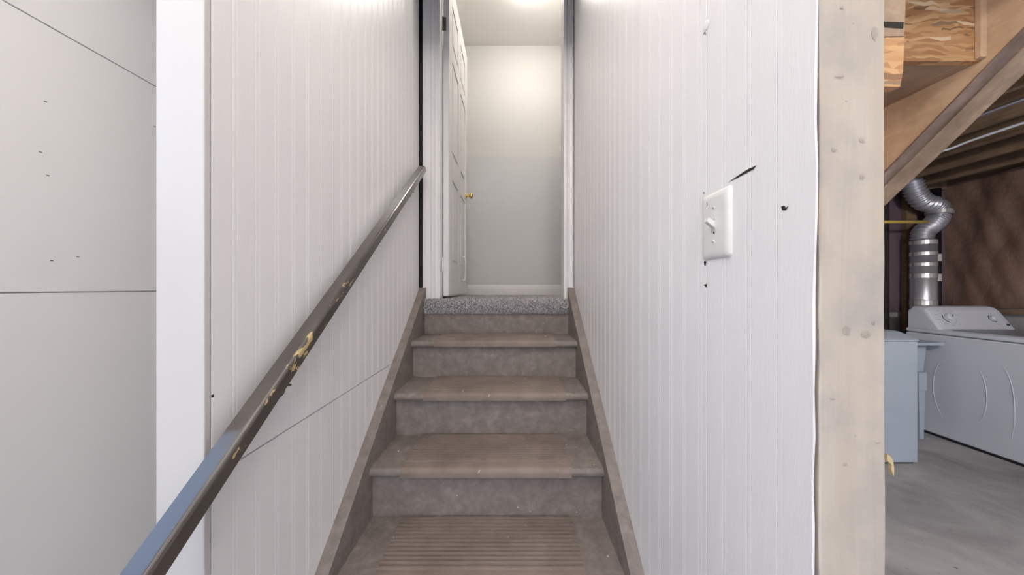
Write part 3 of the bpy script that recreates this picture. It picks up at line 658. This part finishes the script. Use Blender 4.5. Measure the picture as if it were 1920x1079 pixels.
u = Vector((1, 0, 0)); v = nrm.cross(u); v = v if v.z > 0 else -v
q = c2 - v*.055 + u*.01; obj('printed_text', ([q-u*.028-v*.002, q+u*.028-v*.002, q+u*.028+v*.002, q-u*.028+v*.002], [(0, 1, 2, 3)]), GREYP, co)
q = c2 - v*.062 + u*.118; q.x = min(q.x, wx1-.05); obj('badge', ([q-u*.016-v*.010, q+u*.016-v*.010, q+u*.016+v*.010, q-u*.016+v*.010], [(0, 1, 2, 3)]), BLACK, co)
# pressed ridges in the side panel
for (cy, cz2, ry, rz, a0, a1) in ((2.675, .46, .160, .33, -.95, .95), (2.675, .46, .160, .33, 2.3, 4.0), (2.46, .40, .085, .36, 1.9, 3.9)):
    pts = [(wx0-.0005, cy+ry*math.cos(a0+(a1-a0)*k/40), cz2+rz*math.sin(a0+(a1-a0)*k/40)) for k in range(41)]
    obj('pressed_ridge', tube(pts, [.0004 + .0026*math.sin(math.pi*k/40) for k in range(41)], 6), APPL, wa, True)

# ---------------------------------------------------------------- laundry tub
tb = thing('laundry_tub', (3.53, 2.97, 0), 'white plastic laundry tub on splayed legs beside the washer', 'tub')
tx0, tx1, ty0, ty1 = 3.22, 3.835, 2.745, 3.235
def frust(z0, z1, i0, i1, cap0=True, bm=None):
    b = bm or bmesh.new(); r = []
    for z, i in ((z0, i0), (z1, i1)): r.append([b.verts.new(p) for p in ((tx0+i, ty0+i*.5, z), (tx1-i, ty0+i*.5, z), (tx1-i, ty1-i*.5, z), (tx0+i, ty1-i*.5, z))])
    for k in range(4): b.faces.new((r[0][k], r[0][(k+1) % 4], r[1][(k+1) % 4], r[1][k]))
    if cap0: b.faces.new(r[0][::-1])
    return b
b = frust(.565, .845, .105, .085); bmesh.ops.bevel(b, geom=[e for e in b.edges if not e.is_boundary], offset=.02, segments=3, affect='EDGES', profile=.5)
o = obj('basin', b, APPL2, tb, True); sm = o.modifiers.new('wall', 'SOLIDIFY'); sm.thickness = .006
rim = bmesh.new()
for q in ((tx0, tx1, ty0, ty0+.05), (tx0, tx1, ty1-.05, ty1), (tx0, tx0+.09, ty0+.05, ty1-.05), (tx1-.09, tx1, ty0+.05, ty1-.05)): bx(q[0], q[1], q[2], q[3], .845, .868, 0, 1, rim)
obj('rim', rim, APPL2, tb)
for (sx, sy) in ((0, 0), (1, 0), (0, 1), (1, 1)):
    x = tx1-.168 if sx else tx0+.168; y = ty0+.045 if not sy else ty1-.045; b = bmesh.new(); R_ = []
    for z, hw_, dx in ((.60, .036, 0), (.44, .036, 0), (.435, .028, 0), (0, .017, .012*(1 if sx else -1))): R_.append([b.verts.new((x+dx+a*hw_, y+c*hw_*.8, z)) for a, c in ((-1, -1), (1, -1), (1, 1), (-1, 1))])
    for i in range(3):
        for k in range(4): b.faces.new((R_[i][k], R_[i][(k+1) % 4], R_[i+1][(k+1) % 4], R_[i+1][k]))
    b.faces.new(R_[0]); b.faces.new(R_[-1]); bmesh.ops.recalc_face_normals(b, faces=b.faces)
    obj('leg', b, APPL2, tb)

# ---------------------------------------------------------------- white box appliance
ap = thing('appliance', (2.82, 2.62, 0), 'plain white upright box appliance in front of the laundry tub', 'appliance')
obj('body', bx(2.50, 3.12, 2.376, 2.90, 0.012, 0.945, 0.008, 2), APPL2, ap)
obj('lid', prism([(2.374, .948), (2.374, .957), (2.385, .964), (2.49, 1.004), (2.53, 1.010), (2.90, 1.010), (2.90, .948)], 'x', 2.498, 3.122), APPL2, ap)
obj('plinth', bx(2.52, 3.10, 2.39, 2.88, 0, 0.012), BLACK, ap)

# ---------------------------------------------------------------- ducts and pipes
DY = 3.128
du = thing('dryer_duct', (4.19, DY, 0.0), 'silver ribbed vent duct rising behind the washer', 'duct')
c = P(1731, 500, DY); c.x -= 0.0
obj('rigid_pipe', tube([(c.x, DY, .02), (c.x, DY, 1.05), (c.x, DY, 1.80)], .088, 24), CHROME, du, True)
for py, h in ((456, .022), (477, .020), (497, .02), (518, .026), (568, .03)):
    z = P(1731, py, DY).z; o = obj('tape_band', lathe([(.0885, -h), (.091, -h*.8), (.0905, 0), (.0915, h*.8), (.0885, h)], (0, 0, 1), (c.x, DY, z), 24), FOILT, du)
pts = spline([P(1731, 458, DY), P(1729, 444, DY), P(1733, 434, DY), P(1746, 424, DY), P(1757, 413, DY), P(1761, 401, DY), P(1760, 392, DY), P(1750, 385, DY), P(1733, 380, DY), P(1719, 366, DY), P(1712, 350, DY), P(1707, 336, DY), P(1700, 330, DY+.02), P(1690, 326, DY+.04)], 14)
dense = []
for i in range(len(pts)-1):
    for k in range(2): dense.append(pts[i].lerp(pts[i+1], k/2))
obj('flexible_hose', tube(dense, [.076 + .007*math.sin(i*.66) for i in range(len(dense))], 22), CHROME, du, True)
cc = P(1761, 400, DY); obj('clamp', lathe([(.088, -.022), (.093, -.018), (.093, .018), (.088, .022)], (0.15, 0, 1), cc, 24), FOILT, du)
X2 = P(1757, 500, 3.24).x - .02
dp = thing('drain_stack', (X2, 3.20, 0), 'black plastic drain pipe beside the silver duct', 'pipe')
obj('pipe', tube([(X2+.03, 3.262, .02), (X2+.03, 3.262, 1.2), (X2+.03, 3.262, 2.40)], .042, 20), BLACK, dp, True)
for py in (483, 521): z = P(1757, py, 3.19).z; obj('sticker', lathe([(.0423, -.038), (.0432, -.036), (.0432, .036), (.0423, .038)], (0, 0, 1), (X2+.03, 3.262, z), 20), RINGM, dp)
tag(obj('gas_pipe', tube([P(1600, 417, 3.0)+Vector((0, YB-.03-3.0, 0)), P(1600, 417, 3.0), P(1650, 417, 3.0), P(1739, 417, 3.0)], .015, 10), YEL, None, True), 'thin yellow horizontal pipe reaching the silver duct', 'pipe')

# ---------------------------------------------------------------- lamps
def dome(name, loc, r, s, colr, label, hang=True):
    t = thing(name, loc, label, 'lamp'); x, y, z = loc
    obj('base', lathe([(0, 0), (r*1.08, 0), (r*1.08, -.018), (r*.98, -.024), (0, -.024)], (0, 0, 1), loc, 28), TRIM, t)
    obj('glass_shade', lathe([(r*.96, -.0245)] + [(r*math.cos(a)*.96, -.0245 - .55*r*math.sin(a)) for a in [math.pi/2*k/7 for k in range(1, 7)]] + [(0, -.0245-.55*r)], (0, 0, 1), loc, 24), m_emit(name+'_glow', colr, s), t, True)
    return t
def globe(name, loc, drop, r, s_, colr, label):
    t = thing(name, loc, label, 'lamp'); x, y, z = loc
    obj('canopy', lathe([(0, 0), (.06, 0), (.055, -.02), (.012, -.03), (0, -.03)], (0, 0, 1), loc, 20), TRIM, t)
    obj('rod', tube([(x, y, z-.03), (x, y, z-drop+r+.012)], .006, 8), TRIM, t)
    obj('holder', lathe([(0, .014), (.02, .012), (.024, -.004), (0, -.004)], (0, 0, 1), (x, y, z-drop+r), 16), TRIM, t)
    b = bmesh.new(); bmesh.ops.create_uvsphere(b, u_segments=20, v_segments=12, radius=r); bmesh.ops.translate(b, verts=b.verts, vec=(x, y, z-drop))
    obj('globe', b, m_emit(name+'_glow', colr, s_), t, True)
globe('pendant_or_fill_lamp', (0.30, -0.12, 3.20), 0.30, 0.10, MAIN_LAMP, (1.0, 0.93, 0.86), 'white globe lamp hanging before the stair')
dome('ceiling_lamp', (0.14, 2.33, 3.73), 0.13, HALL_LAMP, (1.0, 0.95, 0.89), 'round white ceiling lamp in the carpeted hall')
globe('pendant_or_fill_lamp', (-0.78, 0.05, 3.20), 0.30, 0.12, LEFT_FILL, (1.0, 0.95, 0.91), 'added globe fill lamp brightening the left drywall')  # unseen fill light, added to lift the left drywall
globe('pendant_or_fill_lamp', (0.10, -1.45, 3.20), 0.30, 0.12, BACK_FILL, (1.0, 0.95, 0.91), 'added globe fill lamp lighting the stair from behind')  # unseen fill light, added to lift the treads and risers
bl = thing('laundry_fill_bulb', (2.66, 0.30, 2.409), 'added fill bulb under a joist, lighting the laundry corner', 'lamp')  # unseen bulb added to brighten washer, tub and strand board
obj('holder', lathe([(0, 0), (.055, 0), (.05, -.03), (.022, -.045), (.022, -.07), (0, -.07)], (0, 0, 1), (2.66, .30, 2.409), 18), PLAST, bl)
obj('bulb', lathe([(.014, -.07), (.020, -.085), (.032, -.11), (.032, -.125), (.022, -.142), (0, -.150)], (0, 0, 1), (2.66, .30, 2.409), 16), m_emit('bulb_glow', (1.0, 0.95, 0.93), LAUNDRY_FILL), bl, True)
